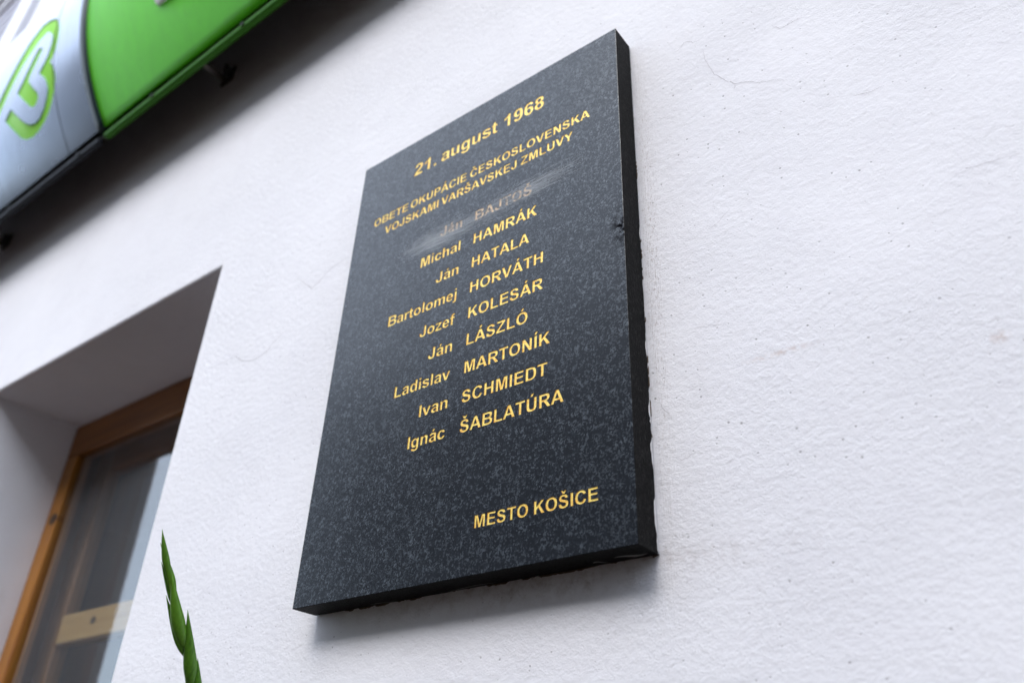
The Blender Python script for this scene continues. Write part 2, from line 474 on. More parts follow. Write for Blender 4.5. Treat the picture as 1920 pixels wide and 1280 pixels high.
M_gran, nt, B, co, c, speck = granite('polished_granite', (0.009, 0.011, 0.015), (0.047, 0.058, 0.071), 0.16)
# rubbed haze round the scratched name, and a darker wet-looking smudge by the right edge
hz = math_(nt, 'MULTIPLY', math_(nt, 'MAXIMUM',
           math_(nt, 'MAXIMUM', math_(nt, 'MULTIPLY', near(nt, (0.240, -0.05, Z0 + 0.617), (0.095, 1, 0.030)), 1.9), near(nt, (0.37, -0.05, Z0 + 0.622), (0.12, 1, 0.022))),
           near(nt, (0.44, -0.05, Z0 + 0.627), (0.08, 1, 0.016))),
           ramp(nt, noise(nt, coords(nt, (30, 30, 190), (0, 0.04, 0)), 1.0, 5, 0.7), [(0.40, 0.0), (0.68, 1.0)]))
c = mix(nt, math_(nt, 'MULTIPLY', hz, 0.6, True), c, (0.36, 0.39, 0.42))
sm = math_(nt, 'MULTIPLY', near(nt, (0.600, -0.05, Z0 + 0.468), (0.022, 1, 0.045)),
           ramp(nt, noise(nt, co, 110, 4, 0.6), [(0.45, 0.0), (0.6, 1.0)]), True)
c = mix(nt, math_(nt, 'MULTIPLY', sm, 1.6, True), c, (0.006, 0.006, 0.008))
nt.links.new(c, B.inputs['Base Color'])
rr = math_(nt, 'ADD', math_(nt, 'MULTIPLY', speck, 0.10), math_(nt, 'MULTIPLY', noise(nt, co, 7, 3, 0.5), 0.10))
rr = math_(nt, 'ADD', rr, 0.20)
rr = math_(nt, 'ADD', rr, math_(nt, 'MULTIPLY', hz, 0.3))
nt.links.new(rr, B.inputs['Roughness'])
B.inputs['IOR'].default_value = 1.55
B.inputs['Specular Tint'].default_value = (0.92, 0.97, 1.0, 1)
nt.links.new(math_(nt, 'MULTIPLY', math_(nt, 'ADD', math_(nt, 'MULTIPLY', speck, 0.46), 0.26), math_(nt, 'SUBTRACT', 1.0, math_(nt, 'MULTIPLY', sm, 1.5, True), True)), B.inputs['Specular IOR Level'])
bump(nt, B, noise(nt, co, 600, 2, 0.5), 0.08, 0.0004)

M_side, nt, B, co, c, speck = granite('sawn_granite', (0.002, 0.002, 0.002), (0.026, 0.025, 0.024), 0.6)
nt.links.new(c, B.inputs['Base Color'])
B.inputs['Roughness'].default_value = 0.62
B.inputs['Specular IOR Level'].default_value = 0.07
bump(nt, B, noise(nt, coords(nt, (500, 500, 120)), 1.0, 3, 0.6), 1.0, 0.0010)

def gold(name, worn):
    m, nt, B = nm(name)
    co = coords(nt)
    a = noise(nt, co, 260, 4, 0.65)
    b = noise(nt, co, 40, 3, 0.6)
    c = mix(nt, ramp(nt, a, [(0.30, 0.0), (0.55, 1.0)]), (0.82, 0.36, 0.03), (1.0, 0.77, 0.19))
    c = mix(nt, ramp(nt, b, [(0.5, 0.0), (0.8, 0.45)]), c, (0.92, 0.52, 0.07))
    B.inputs['Metallic'].default_value = 0.35
    if worn:
        k = ramp(nt, noise(nt, co, 190, 4, 0.7), [(0.50, 0.0), (0.64, 1.0)])
        k2 = ramp(nt, noise(nt, coords(nt, (1, 1, 1), (0, 0, 0), (5, 5, 5)), 120, 3, 0.7), [(0.53, 0.0), (0.61, 1.0)])
        c = mix(nt, k, (0.86, 0.62, 0.36), (0.22, 0.20, 0.19))
        c = mix(nt, k2, c, (0.012, 0.011, 0.012))
        B.inputs['Metallic'].default_value = 0.0
    nt.links.new(c, B.inputs['Base Color'])
    B.inputs['Roughness'].default_value = 0.42
    bump(nt, B, a, 0.25, 0.0006)
    return m

M_gold = gold('gold_leaf', False)
M_worn = gold('worn_leaf', True)
M_goldwall, nt, B = nm('engraved_edge')
B.inputs['Base Color'].default_value = (0.34, 0.17, 0.035, 1)
B.inputs['Roughness'].default_value = 0.55

def plain(name, color, rough=0.5, metal=0.0, spec=0.5, mottling=0.0, scale=30, bm_=0.0, bd=0.001):
    m, nt, B = nm(name)
    co = coords(nt)
    n = noise(nt, co, scale, 4, 0.6)
    if mottling:
        nt.links.new(mix(nt, n, tuple(min(1, q * (1 - mottling)) for q in color), tuple(min(1, q * (1 + mottling)) for q in color)), B.inputs['Base Color'])
    else:
        B.inputs['Base Color'].default_value = (*color, 1)
    B.inputs['Roughness'].default_value = rough
    B.inputs['Metallic'].default_value = metal
    B.inputs['Specular IOR Level'].default_value = spec
    if bm_:
        bump(nt, B, n, bm_, bd)
    return m

M_scratch = plain('scratch', (0.40, 0.43, 0.46), 0.6)
M_mortar = plain('mortar', (0.10, 0.070, 0.050), 0.95, mottling=0.6, scale=160, bm_=0.8, bd=0.003)
M_smear = plain('paint_smear', (0.62, 0.60, 0.59), 0.7, mottling=0.3, scale=300)
M_smear_grey = plain('grey_smear', (0.16, 0.155, 0.15), 0.6, mottling=0.4, scale=200)

def sheet(name, color, rough, streak):
    m, nt, B = nm(name)
    s = noise(nt, coords(nt, (26, 26, 0.9)), 1.0, 5, 0.65)
    b = noise(nt, coords(nt), 2.0, 3, 0.5)
    c = mix(nt, ramp(nt, s, [(0.35, 0.0), (0.75, 1.0)]), color, tuple(q * (1 - streak) for q in color))
    nt.links.new(c, B.inputs['Base Color'])
    nt.links.new(math_(nt, 'ADD', math_(nt, 'MULTIPLY', b, 0.12), rough), B.inputs['Roughness'])
    return m, nt, B

M_green, nt, B = sheet('green_sign_face', (0.15, 0.84, 0.002), 0.42, 0.10)
B.inputs['Specular IOR Level'].default_value = 0.12
M_silver, nt, B = sheet('silver_sign_face', (0.29, 0.33, 0.40), 0.20, 0.15)
B.inputs['Metallic'].default_value = 0.92
M_lime = plain('lime_logo', (0.38, 0.95, 0.12), 0.5, spec=0.2)
M_cutedge = plain('cut_edge', (0.16, 0.42, 0.13), 0.5)
M_joint = plain('joint_strip', (0.018, 0.042, 0.042), 0.45, spec=0.3)
M_railgreen = plain('green_rail', (0.028, 0.15, 0.002), 0.6, spec=0.2)
M_railslate = plain('slate_rail', (0.018, 0.021, 0.028), 0.6, spec=0.2)
M_body = plain('sign_back', (0.02, 0.018, 0.018), 0.7)
M_screw = plain('screw', (0.03, 0.03, 0.03), 0.4, metal=0.6)
M_bracket = plain('bracket_steel', (0.16, 0.145, 0.13), 0.45, metal=0.6, mottling=0.3)
M_plate = plain('bracket_plate', (0.02, 0.017, 0.015), 0.6)
M_white = plain('white_letter', (0.75, 0.74, 0.78), 0.4)

def wood(name, light, dark, axis, knots=()):
    m, nt, B = nm(name)
    sc = {'z': (60, 60, 2.2), 'x': (2.2, 60, 60)}[axis]
    g = noise(nt, coords(nt, sc), 1.0, 5, 0.62)
    g2 = noise(nt, coords(nt, tuple(q * 5 for q in sc)), 1.0, 3, 0.6)
    c = mix(nt, ramp(nt, g, [(0.34, 0.0), (0.66, 1.0)]), dark, light)
    c = mix(nt, ramp(nt, g2, [(0.5, 0.0), (0.85, 0.5)]), c, dark)
    for p, r in knots:
        k = math_(nt, 'MULTIPLY', near(nt, p, r), 3.0, True)
        c = mix(nt, k, c, (0.02, 0.009, 0.004))
    nt.links.new(c, B.inputs['Base Color'])
    B.inputs['Roughness'].default_value = 0.42
    B.inputs['Coat Weight'].default_value = 0.04
    B.inputs['Coat Roughness'].default_value = 0.2
    bump(nt, B, g2, 0.12, 0.0006)
    return m

KN = [((-1.752, 0.295, Z0 + 0.577), (0.026, 0.05, 0.024))]
KN2 = [((-1.50, 0.40, Z0 + 0.247), (0.018, 0.05, 0.014))]
M_wood_v = wood('varnished_pine_upright', (0.42, 0.175, 0.020), (0.26, 0.09, 0.009), 'z', KN)
M_wood_h = wood('varnished_pine_rail', (0.34, 0.13, 0.018), (0.20, 0.065, 0.008), 'x')
M_pale_h = wood('pale_pine_rail', (0.56, 0.38, 0.17), (0.42, 0.26, 0.10), 'x', KN2)
M_brown_v = wood('brown_pine_upright', (0.36, 0.19, 0.08), (0.20, 0.10, 0.04), 'z')
M_lining = plain('dark_lining', (0.035, 0.022, 0.017), 0.7, mottling=0.2)
M_added_sill = plain('added_brown_sill', (0.060, 0.028, 0.018), 0.5, mottling=0.2)
M_room = plain('dim_room', (0.012, 0.011, 0.010), 0.9)

M_glass = bpy.data.materials.new('window_glass')
M_glass.use_nodes = True
nt = M_glass.node_tree
nt.nodes.clear()
out = N(nt, 'ShaderNodeOutputMaterial')
tr = N(nt, 'ShaderNodeBsdfTransparent')
tr.inputs[0].default_value = (0.93, 0.95, 0.95, 1)
gl = N(nt, 'ShaderNodeBsdfGlossy')
gl.inputs['Roughness'].default_value = 0.0
fr = N(nt, 'ShaderNodeFresnel')   # same on both sides of the thin pane
ge = N(nt, 'ShaderNodeNewGeometry')
io = N(nt, 'ShaderNodeMix', data_type='FLOAT')
io.inputs[2].default_value = 1.52
io.inputs[3].default_value = 1 / 1.52
nt.links.new(ge.outputs['Backfacing'], io.inputs[0])
nt.links.new(io.outputs[0], fr.inputs[0])
mx = N(nt, 'ShaderNodeMixShader')
nt.links.new(fr.outputs[0], mx.inputs[0])
nt.links.new(tr.outputs[0], mx.inputs[1])
nt.links.new(gl.outputs[0], mx.inputs[2])
nt.links.new(mx.outputs[0], out.inputs[0])

M_shade = plain('window_shade', (0.36, 0.36, 0.40), 0.7, mottling=0.1)
M_casing = plain('white_casing', (0.80, 0.80, 0.84), 0.4)
M_slat = plain('grey_slats', (0.30, 0.29, 0.35), 0.5)

def leaf_mat(name, a, b, scale):
    m, nt, B = nm(name)
    g = noise(nt, coords(nt, scale, (0.45, 0, 0)), 1.0, 4, 0.6)
    oi = N(nt, 'ShaderNodeObjectInfo')
    leafc = mix(nt, ramp(nt, g, [(0.35, 0.0), (0.7, 1.0)]), a, b)
    leafc = mix(nt, math_(nt, 'MULTIPLY', oi.outputs['Random'], 0.45), leafc, tuple(min(1, q * f) for q, f in zip(b, (1.5, 1.25, 1.3))))
    nt.links.new(leafc, B.inputs['Base Color'])
    B.inputs['Roughness'].default_value = 0.38
    B.inputs['Subsurface Weight'].default_value = 0.12
    B.inputs['Subsurface Radius'].default_value = (0.002, 0.004, 0.001)
    return m

M_bud = leaf_mat('bract_green', (0.035, 0.115, 0.008), (0.10, 0.26, 0.018), (240, 240, 16))
M_stem = leaf_mat('stem_green', (0.10, 0.22, 0.02), (0.20, 0.36, 0.04), (200, 200, 12))
M_leaf = leaf_mat('leaf_green', (0.03, 0.085, 0.012), (0.06, 0.14, 0.02), (120, 120, 8))
M_soil = plain('soil', (0.05, 0.035, 0.025), 1.0, mottling=0.5, scale=60, bm_=0.8, bd=0.01)
M_kerb = plain('kerb_stone', (0.20, 0.19, 0.18), 0.9, mottling=0.2, scale=40)

M_pave, nt, B = nm('paving')
br = N(nt, 'ShaderNodeTexBrick')
br.inputs['Scale'].default_value = 1.0
br.inputs['Brick Width'].default_value = 0.4
br.inputs['Row Height'].default_value = 0.4
br.inputs['Mortar Size'].default_value = 0.006
br.inputs['Color1'].default_value = (0.040, 0.028, 0.021, 1)
br.inputs['Color2'].default_value = (0.033, 0.023, 0.018, 1)
br.inputs['Mortar'].default_value = (0.025, 0.019, 0.015, 1)
nt.links.new(coords(nt), br.inputs['Vector'])
nt.links.new(mix(nt, noise(nt, coords(nt), 3, 5, 0.6), br.outputs[0], (0.028, 0.020, 0.016)), B.inputs['Base Color'])
B.inputs['Roughness'].default_value = 0.9
B.inputs['Specular IOR Level'].default_value = 0.05

M_facade = plain('ochre_facade', (0.10, 0.088, 0.074), 0.9, mottling=0.15, scale=2)
M_rooftile = plain('roof_tiles', (0.10, 0.05, 0.04), 0.9, mottling=0.3, scale=8)
M_darkwin = plain('dark_panes', (0.03, 0.033, 0.04), 0.15)
M_bark = plain('bark', (0.06, 0.045, 0.03), 0.95, mottling=0.4, scale=14)
M_crown = plain('foliage', (0.04, 0.075, 0.02), 0.7, mottling=0.45, scale=1.5)
# ------------------------------------------------------------------ ground
def structure(o):
    o['kind'] = 'structure'
    return o

g = bmesh.new()
vs = [g.verts.new(v) for v in ((-300, -300, 0), (300, -300, 0), (300, 60, 0), (-300, 60, 0))]
g.faces.new(vs)
structure(link('pavement', g, M_pave))
g = bmesh.new()
rs = random.Random(3)
nx, ny = 60, 7
grid = [[g.verts.new((-0.55 + 1.5 * i / nx, -0.56 + 0.555 * j / ny, 0.05 + rs.uniform(-0.012, 0.02))) for i in range(nx + 1)] for j in range(ny + 1)]
for j in range(ny):
    for i in range(nx):
        g.faces.new((grid[j][i], grid[j][i + 1], grid[j + 1][i + 1], grid[j + 1][i]))
structure(link('flower_bed', g, M_soil))
g = bmesh.new()
add_box(g, -0.63, 1.03, -0.64, -0.56, -0.02, 0.10, 0.008)
add_box(g, -0.63, -0.55, -0.56, -0.004, -0.02, 0.10, 0.008)
add_box(g, 0.95, 1.03, -0.56, -0.004, -0.02, 0.10, 0.008)
structure(link('kerb', g, M_kerb))

# ------------------------------------------------------------------ the house: wall, windows
house = thing('house', 'white plastered house front with a deep pine window left of the black tablet', 'building', (0, 0.2, 0))
WX0, WX1, WZ0, WZ1 = -1.80, -0.572, Z0 - 0.62, Z0 + 0.92
UX0, UX1, UZ0, UZ1 = -5.75, -3.93, Z0 + 3.70, Z0 + 5.9
DEP = 0.30

def wall_mesh():
    bm = bmesh.new()
    xs = [-14.0, UX0, UX1, WX0, WX1, 9.0]
    zs = [0.0, WZ0, WZ1, UZ0, UZ1, 9.0]
    def hole(x, z):
        return (WX0 < x < WX1 and WZ0 < z < WZ1) or (UX0 < x < UX1 and UZ0 < z < UZ1)
    grid = {}
    def v(x, z):
        if (x, z) not in grid:
            grid[(x, z)] = bm.verts.new((x, 0, z))
        return grid[(x, z)]
    for a, b in zip(xs, xs[1:]):
        for c, d in zip(zs, zs[1:]):
            if not hole((a + b) / 2, (c + d) / 2):
                bm.faces.new((v(a, c), v(b, c), v(b, d), v(a, d)))
    bm.normal_update()
    rnd = []
    for (x0, x1, z0, z1) in ((WX0, WX1, WZ0, WZ1), (UX0, UX1, UZ0, UZ1)):
        ring = [grid[(x0, z0)], grid[(x1, z0)], grid[(x1, z1)], grid[(x0, z1)]]
        back_ = [bm.verts.new((q.co.x, DEP, q.co.z)) for q in ring]
        for i in range(4):
            j = (i + 1) % 4
            bm.faces.new((ring[i], ring[j], back_[j], back_[i]))
            rnd.append(bm.edges.get((ring[i], ring[j])))
    bmesh.ops.bevel(bm, geom=rnd, offset=0.009, segments=4, affect='EDGES', profile=0.5)
    return bm

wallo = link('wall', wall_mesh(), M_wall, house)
wallo['label'] = 'white painted rough plaster wall with pits and hairline cracks'

def ribbon(bm, pts, wfun, y):
    P = [Vector((x, y, z)) for x, z in pts]
    L, Rr = [], []
    for i, p in enumerate(P):
        d = (P[min(i + 1, len(P) - 1)] - P[max(i - 1, 0)])
        n = Vector((-d.z, 0, d.x)).normalized() * wfun(i / (len(P) - 1)) * 0.5
        L.append(bm.verts.new(p + n))
        Rr.append(bm.verts.new(p - n))
    for i in range(len(P) - 1):
        bm.faces.new((L[i], Rr[i], Rr[i + 1], L[i + 1]))

CRACKS = [
  [(0.6853,0.8273),(0.6970,0.8293),(0.7055,0.8389),(0.7129,0.8361),(0.7199,0.8290),(0.7291,0.8264),(0.7386,0.8278)] ,
  [(0.7362,0.8015),(0.7360,0.7791),(0.7400,0.7640),(0.7440,0.7491),(0.7496,0.7333),(0.7572,0.7210),(0.7662,0.7069),(0.7800,0.6920),(0.7913,0.6879),(0.8010,0.6845),(0.8098,0.6757),(0.8236,0.6682),(0.8403,0.6611),(0.8502,0.6528)] ,
  [(0.7800,0.6920),(0.7756,0.6833)] ,
  [(0.8476,0.7771),(0.8586,0.7604),(0.8700,0.7602),(0.8799,0.7612),(0.8925,0.7600)] ,
  [(-0.0692,0.7408),(-0.0972,0.7317),(-0.1147,0.7300),(-0.1381,0.7216),(-0.1532,0.7082),(-0.1765,0.6979),(-0.1905,0.7096),(-0.2241,0.7385),(-0.2435,0.7543)] ,
  [(-0.5068,0.6067),(-0.4761,0.6060),(-0.4454,0.6037),(-0.4299,0.6076),(-0.4090,0.6077),(-0.3773,0.5860),(-0.3415,0.5744),(-0.3143,0.5756),(-0.2928,0.5814),(-0.2746,0.5984),(-0.2472,0.6091),(-0.2307,0.6178)] ,
  [(0.7476,0.4655),(0.7372,0.4589),(0.7264,0.4485),(0.7095,0.4429)] ,
  [(0.6692,0.4419),(0.6841,0.4381),(0.6989,0.4352)] ,
  [(0.6767,0.2932),(0.6829,0.2919),(0.6982,0.2898),(0.7220,0.2845)] ,
  [(0.6160,0.2547),(0.6193,0.2486),(0.6210,0.2431)] ,
  [(0.6180,0.2083),(0.6204,0.1965),(0.6246,0.1874),(0.6304,0.1811),(0.6359,0.1719)] ,
  [(0.6365,0.1173),(0.6402,0.1178),(0.6451,0.1131),(0.6524,0.1135),(0.6587,0.1178),(0.6653,0.1183)] ,
  [(0.9341,0.5683),(0.9541,0.5631),(0.9719,0.5628)] ,
  [(1.0243,0.3875),(1.0406,0.3842),(1.0569,0.3821),(1.0847,0.3790)] ,
]
rs = random.Random(11)
for pts in CRACKS:
    fine_ = []
    for a, b in zip(pts, pts[1:]):
        n = max(2, int(math.dist(a, b) / 0.004))
        for k in range(n):
            t = k / n
            fine_.append((a[0] + (b[0] - a[0]) * t + rs.gauss(0, 0.0006), Z0 + a[1] + (b[1] - a[1]) * t + rs.gauss(0, 0.0006)))
    fine_.append((pts[-1][0], Z0 + pts[-1][1]))
    wmax = 0.0014 if pts[0][0] < 0 else 0.0009 if pts[0][0] < 0.5 or pts[0][1] > 0.5 else 0.0006
    bm = bmesh.new()
    ribbon(bm, fine_, lambda t: wmax * (0.25 + 0.75 * math.sin(math.pi * min(max(t, 0.03), 0.97)) * rs.uniform(0.5, 1.2)), -0.0007)
    link('crack', bm, M_crack, wallo)

# ground floor window: varnished outer frame, one big pane, an inner sash with a cross rail
win = bmesh.new()
FY0, FY1 = 0.295, 0.345
add_box(win, WX0, WX0 + 0.07, FY0, FY1, WZ0, WZ1 - 0.12, 0.004)
add_box(win, WX1 - 0.07, WX1, FY0, FY1, WZ0, WZ1 - 0.12, 0.004)
add_box(win, WX0, WX1, FY0, FY1, WZ1 - 0.1199, WZ1 - 0.0005, 0.004, mat=1)
add_box(win, WX0 + 0.0701, WX1 - 0.0701, FY0 + 0.002, FY1, WZ0 + 0.0005, WZ0 + 0.08, 0.004, mat=1)
window = link('window', win, [M_wood_v, M_wood_h], house)
window['label'] = 'deep set pine window with a glossy pane and an inner cross rail'
box('glazing_bead', M_brown_v, window, WX0 + 0.0705, WX0 + 0.084, 0.322, 0.342, WZ0 + 0.0805, WZ1 - 0.1202, bev=0.003)
box('glazing_bead', M_brown_v, window, WX1 - 0.084, WX1 - 0.0705, 0.322, 0.342, WZ0 + 0.0805, WZ1 - 0.1202, bev=0.003)
box('outer_pane', M_glass, window, WX0 + 0.0705, WX1 - 0.0705, 0.3095, 0.3135, WZ0 + 0.0805, WZ1 - 0.1202)
lin = bmesh.new()
add_box(lin, WX0 + 0.0005, WX0 + 0.012, FY1 + 0.0005, 0.470, WZ0, WZ1 - 0.02)
add_box(lin, WX1 - 0.012, WX1 - 0.0005, FY1 + 0.0005, 0.470, WZ0, WZ1 - 0.02)
add_box(lin, WX0 + 0.012, WX1 - 0.012, FY1 + 0.0005, 0.470, WZ1 - 0.06, WZ1 - 0.021)
add_box(lin, WX0 + 0.012, WX1 - 0.012, FY1 + 0.0005, 0.470, WZ0 + 0.001, WZ0 + 0.04)
link('frame_lining', lin, M_lining, window)
sl0 = box('added_sill', M_added_sill, window, WX0 + 0.001, WX1 - 0.001, -0.035, 0.2945, WZ0 + 0.001, WZ0 + 0.014, bev=0.003)  # unseen sill, added dark to cut light bounced up to the soffit
SY0, SY1 = 0.400, 0.445
cx = (WX0 + WX1) / 2
for a, b in ((WX0 + 0.0125, WX0 + 0.100), (cx - 0.05, cx + 0.05), (WX1 - 0.100, WX1 - 0.0125)):
    box('sash_stile', M_brown_v, window, a, b, SY0, SY1, WZ0 + 0.041, WZ1 - 0.061, bev=0.006)
TZ0, TZ1 = Z0 + 0.195, Z0 + 0.285
for a, b in ((WX0 + 0.1005, cx - 0.0505), (cx + 0.0505, WX1 - 0.1005)):
    box('cross_rail', M_pale_h, window, a, b, SY0 - 0.004, SY1 - 0.002, TZ0, TZ1, bev=0.007)
    box('sash_rail', M_wood_h, window, a, b, SY0 + 0.001, SY1 - 0.001, WZ1 - 0.151, WZ1 - 0.0615, bev=0.006)
    box('sash_rail', M_wood_h, window, a, b, SY0 + 0.001, SY1 - 0.001, WZ0 + 0.0415, WZ0 + 0.13, bev=0.006)
    box('inner_pane', M_glass, window, a, b, 0.422, 0.425, WZ0 + 0.1305, TZ0 - 0.0005)
    box('inner_pane', M_glass, window, a, b, 0.422, 0.425, TZ1 + 0.0005, WZ1 - 0.1515)
rm = bmesh.new()
for f in (((-3.0, .471, -.2), (1, .471, -.2), (1, 3.5, -.2), (-3.0, 3.5, -.2)), ((-3, .471, 1.6), (1, .471, 1.6), (1, 3.5, 1.6), (-3, 3.5, 1.6)),
          ((-3, 3.5, -.2), (1, 3.5, -.2), (1, 3.5, 1.6), (-3, 3.5, 1.6)), ((-3, .471, -.2), (-3, 3.5, -.2), (-3, 3.5, 1.6), (-3, .471, 1.6)),
          ((1, .471, -.2), (1, 3.5, -.2), (1, 3.5, 1.6), (1, .471, 1.6))):
    rm.faces.new([rm.verts.new((x, y, Z0 + z - 0.6)) for x, y, z in f])
zr0, zr1 = Z0 - 0.8, Z0 + 1.0
for x0, x1, za, zb in ((-3, WX0 + 0.0004, zr0, zr1), (WX1 - 0.0004, 1, zr0, zr1), (WX0 + 0.0004, WX1 - 0.0004, zr0, WZ0), (WX0 + 0.0004, WX1 - 0.0004, WZ1 - 0.02, zr1)):
    rm.faces.new([rm.verts.new(q) for q in ((x0, .471, za), (x1, .471, za), (x1, .471, zb), (x0, .471, zb))])
link('room', rm, M_room, house)

# upper floor window (only its lower right part shows over the sign)
uf = bmesh.new()
add_box(uf, -4.78, -4.47, 0.04, 0.16, UZ0, UZ1, 0.01)
add_box(uf, UX0, UX0 + 0.12, 0.04, 0.16, UZ0, UZ1, 0.01)
add_box(uf, UX0 + 0.12, -4.78, 0.045, 0.155, UZ1 - 0.12, UZ1, 0.01)
add_box(uf, -4.47, UX1 - 0.10, 0.045, 0.155, UZ1 - 0.12, UZ1, 0.01)
uw = link('upper_window', uf, M_casing, house)
uw['label'] = 'upper window with a broad white mullion, grey shade and slats'
box('jamb', M_plate, uw, UX1 - 0.0995, UX1 - 0.0005, 0.05, 0.20, UZ0, UZ1)
box('shade', M_shade, uw, -4.4695, UX1 - 0.10, 0.12, 0.13, UZ0, UZ1 - 0.1205)
sl_ = bmesh.new()
z = UZ0 + 0.75
while z < UZ1 - 0.2:
    add_box(sl_, UX0 + 0.1205, -4.7805, 0.07, 0.12, z, z + 0.115, 0.005)
    z += 0.15
link('slats', sl_, M_slat, uw)
box('backing', M_plate, uw, UX0 + 0.001, UX1 - 0.001, 0.205, 0.215, UZ0, UZ1)

# ------------------------------------------------------------------ the granite tablet
PW, PH, PT = 0.6056, 0.90, 0.0490
plaque = thing('memorial_plaque', 'black granite tablet with gilded names, one name line scratched out', 'plaque', (PW / 2, 0, Z0))
LINES = [
    ('gold', 0.8035, 0.0300, [('21.', .1489, .2060), ('august', .2190, .3540), ('1968', .3692, .4572)]),
    ('gold', 0.7220, 0.0188, [('OBETE', .0531, .1437), ('OKUPÁCIE', .1504, .2880), ('ČESKOSLOVENSKA', .2963, .5509)]),
    ('gold', 0.6903, 0.0188, [('VOJSKAMI', .0864, .2236), ('VARŠAVSKEJ', .2304, .4020), ('ZMLUVY', .4113, .5178)]),
    ('worn', 0.6147, 0.0212, [('Ján', .2364, .2870), ('BAJTOŠ', .3162, .4365)]),
    ('gold', 0.5647, 0.0214, [('Michal', .1955, .2870), ('HAMRÁK', .3162, .4482)]),
    ('gold', 0.5149, 0.0214, [('Ján', .2364, .2872), ('HATALA', .3163, .4342)]),
    ('gold', 0.4646, 0.0214, [('Bartolomej', .1312, .2876), ('HORVÁTH', .3163, .4618)]),
    ('gold', 0.4148, 0.0213, [('Jozef', .2114, .2880), ('KOLESÁR', .3165, .4627)]),
    ('gold', 0.3647, 0.0213, [('Ján', .2363, .2874), ('LÁSZLÓ', .3169, .4356)]),
    ('gold', 0.3146, 0.0210, [('Ladislav', .1686, .2880), ('MARTONÍK', .3168, .4774)]),
    ('gold', 0.2640, 0.0209, [('Ivan', .2293, .2878), ('SCHMIEDT', .3160, .4732)]),
    ('gold', 0.2142, 0.0209, [('Ignác', .2116, .2875), ('ŠABLATÚRA', .3166, .5011)]),
    ('gold', 0.0637, 0.0180, [('MESTO', .3560, .4461), ('KOŠICE', .4555, .5527)]),
]
ENG = 0.0008
slab = link('slab', add_box(bmesh.new(), 0, PW, -PT, -0.0015, Z0, Z0 + PH, 0.0008, 2), [M_gran, M_side], plaque)
for p in slab.data.polygons:
    p.material_index = 0 if p.normal.y < -0.9 else 1
cut = bmesh.new()
to_face = lambda u, v, d: Vector((u, -PT + d, Z0 + v))
shapes_by_line = []
for kind, base, cap, words in LINES:
    sh = [s for wd, a, b in words for s in word_shapes(wd, a, b, base, cap)]
    shapes_by_line.append((kind, sh))
    for s in sh:
        one = bmesh.new()
        prism(one, s, to_face, -0.003, ENG)
        bmesh.ops.recalc_face_normals(one, faces=one.faces[:])
        me = bpy.data.meshes.new('tmp')
        one.to_mesh(me)
        one.free()
        cut.from_mesh(me)
        bpy.data.meshes.remove(me)
me = bpy.data.meshes.new('cutter')
cut.to_mesh(me)
cut.free()
cutter = link_mesh('cutter', me, M_goldwall)
boolean_cut(slab, cutter)
for kind, base, cap, words in LINES:
    for wd, a, b in words:
        bm = bmesh.new()
        for s in word_shapes(wd, a, b, base, cap):
            prism(bm, s, to_face, ENG - 0.00015, 0, backf=False, walls=False)
        o = link('inscription', bm, M_gold if kind == 'gold' else M_worn, plaque)
        if kind == 'worn':
            o['label'] = 'name with its gilding scratched away'

# scratches rubbed over the first name
rs = random.Random(5)
bm = bmesh.new()
def scratch(x0, z0, ang, ln, curve, wd):
    n = 8
    pts = []
    for k in range(n + 1):
        t = k / n
        pts.append((x0 + math.cos(ang) * ln * t, Z0 + z0 + math.sin(ang) * ln * t + curve * math.sin(math.pi * t)))
    ribbon(bm, pts, lambda t: wd * (0.15 + math.sin(math.pi * min(max(t, .02), .98))), -PT - 0.00006 - 0.00005 * rs.random())
for k in range(430):
    c = rs.choice((0.22, 0.23, 0.25, 0.33, 0.40, 0.45))
    ln = rs.uniform(0.02, 0.12)
    scratch(c + rs.gauss(0, 0.035) - ln / 2, 0.619 + (c - 0.33) * 0.07 + rs.gauss(0, 0.010), rs.gauss(0.06, 0.10), ln, rs.gauss(0, 0.003), rs.uniform(0.00005, 0.00022))
for k in range(22):
    scratch(rs.uniform(0.36, 0.44), rs.uniform(0.615, 0.655), rs.gauss(0.02, 0.05), rs.uniform(0.08, 0.15), rs.gauss(0, 0.003), rs.uniform(0.0001, 0.00028))
for k in range(16):
    scratch(rs.uniform(0.13, 0.24), rs.uniform(0.59, 0.65), rs.gauss(0.1, 0.3), rs.uniform(0.05, 0.12), rs.choice((-1, 1)) * rs.uniform(0.005, 0.014), rs.uniform(0.00008, 0.00022))
for k in range(60):
    scratch(rs.uniform(0.02, 0.55), rs.uniform(0.05, 0.85), rs.uniform(0, 3.1), rs.uniform(0.01, 0.05), rs.gauss(0, 0.002), rs.uniform(0.00004, 0.00009))
link('scratches', bm, M_scratch, plaque)['kind'] = 'stuff'

# mortar squeezed out round the back of the slab, ragged
rs = random.Random(21)
def ragged(a, b, n, lo, hi):
    vals, cur = [], rs.uniform(lo, hi)
    for k in range(n + 1):
        cur = min(hi, max(lo, cur + rs.gauss(0, (hi - lo) * 0.2)))
        vals.append(cur)
    return [(a + (b - a) * k / n, vals[k]) for k in range(n + 1)]
outl = []
outl += [(x, Z0 - q) for x, q in ragged(0.03, PW + 0.001, 200, -0.003, 0.0020)]
outl += [(PW + q, z) for z, q in ragged(Z0 - 0.002, Z0 + PH - 0.004, 300, -0.009, 0.0008)]
outl += [(PW - 0.05, Z0 + PH - 0.004), (0.01, Z0 + PH - 0.01)]
bm = bmesh.new()
prism(bm, [outl], lambda u, v, d: Vector((u, d, v)), -0.0022, -0.0002)
link('mortar_bed', bm, M_mortar, plaque)
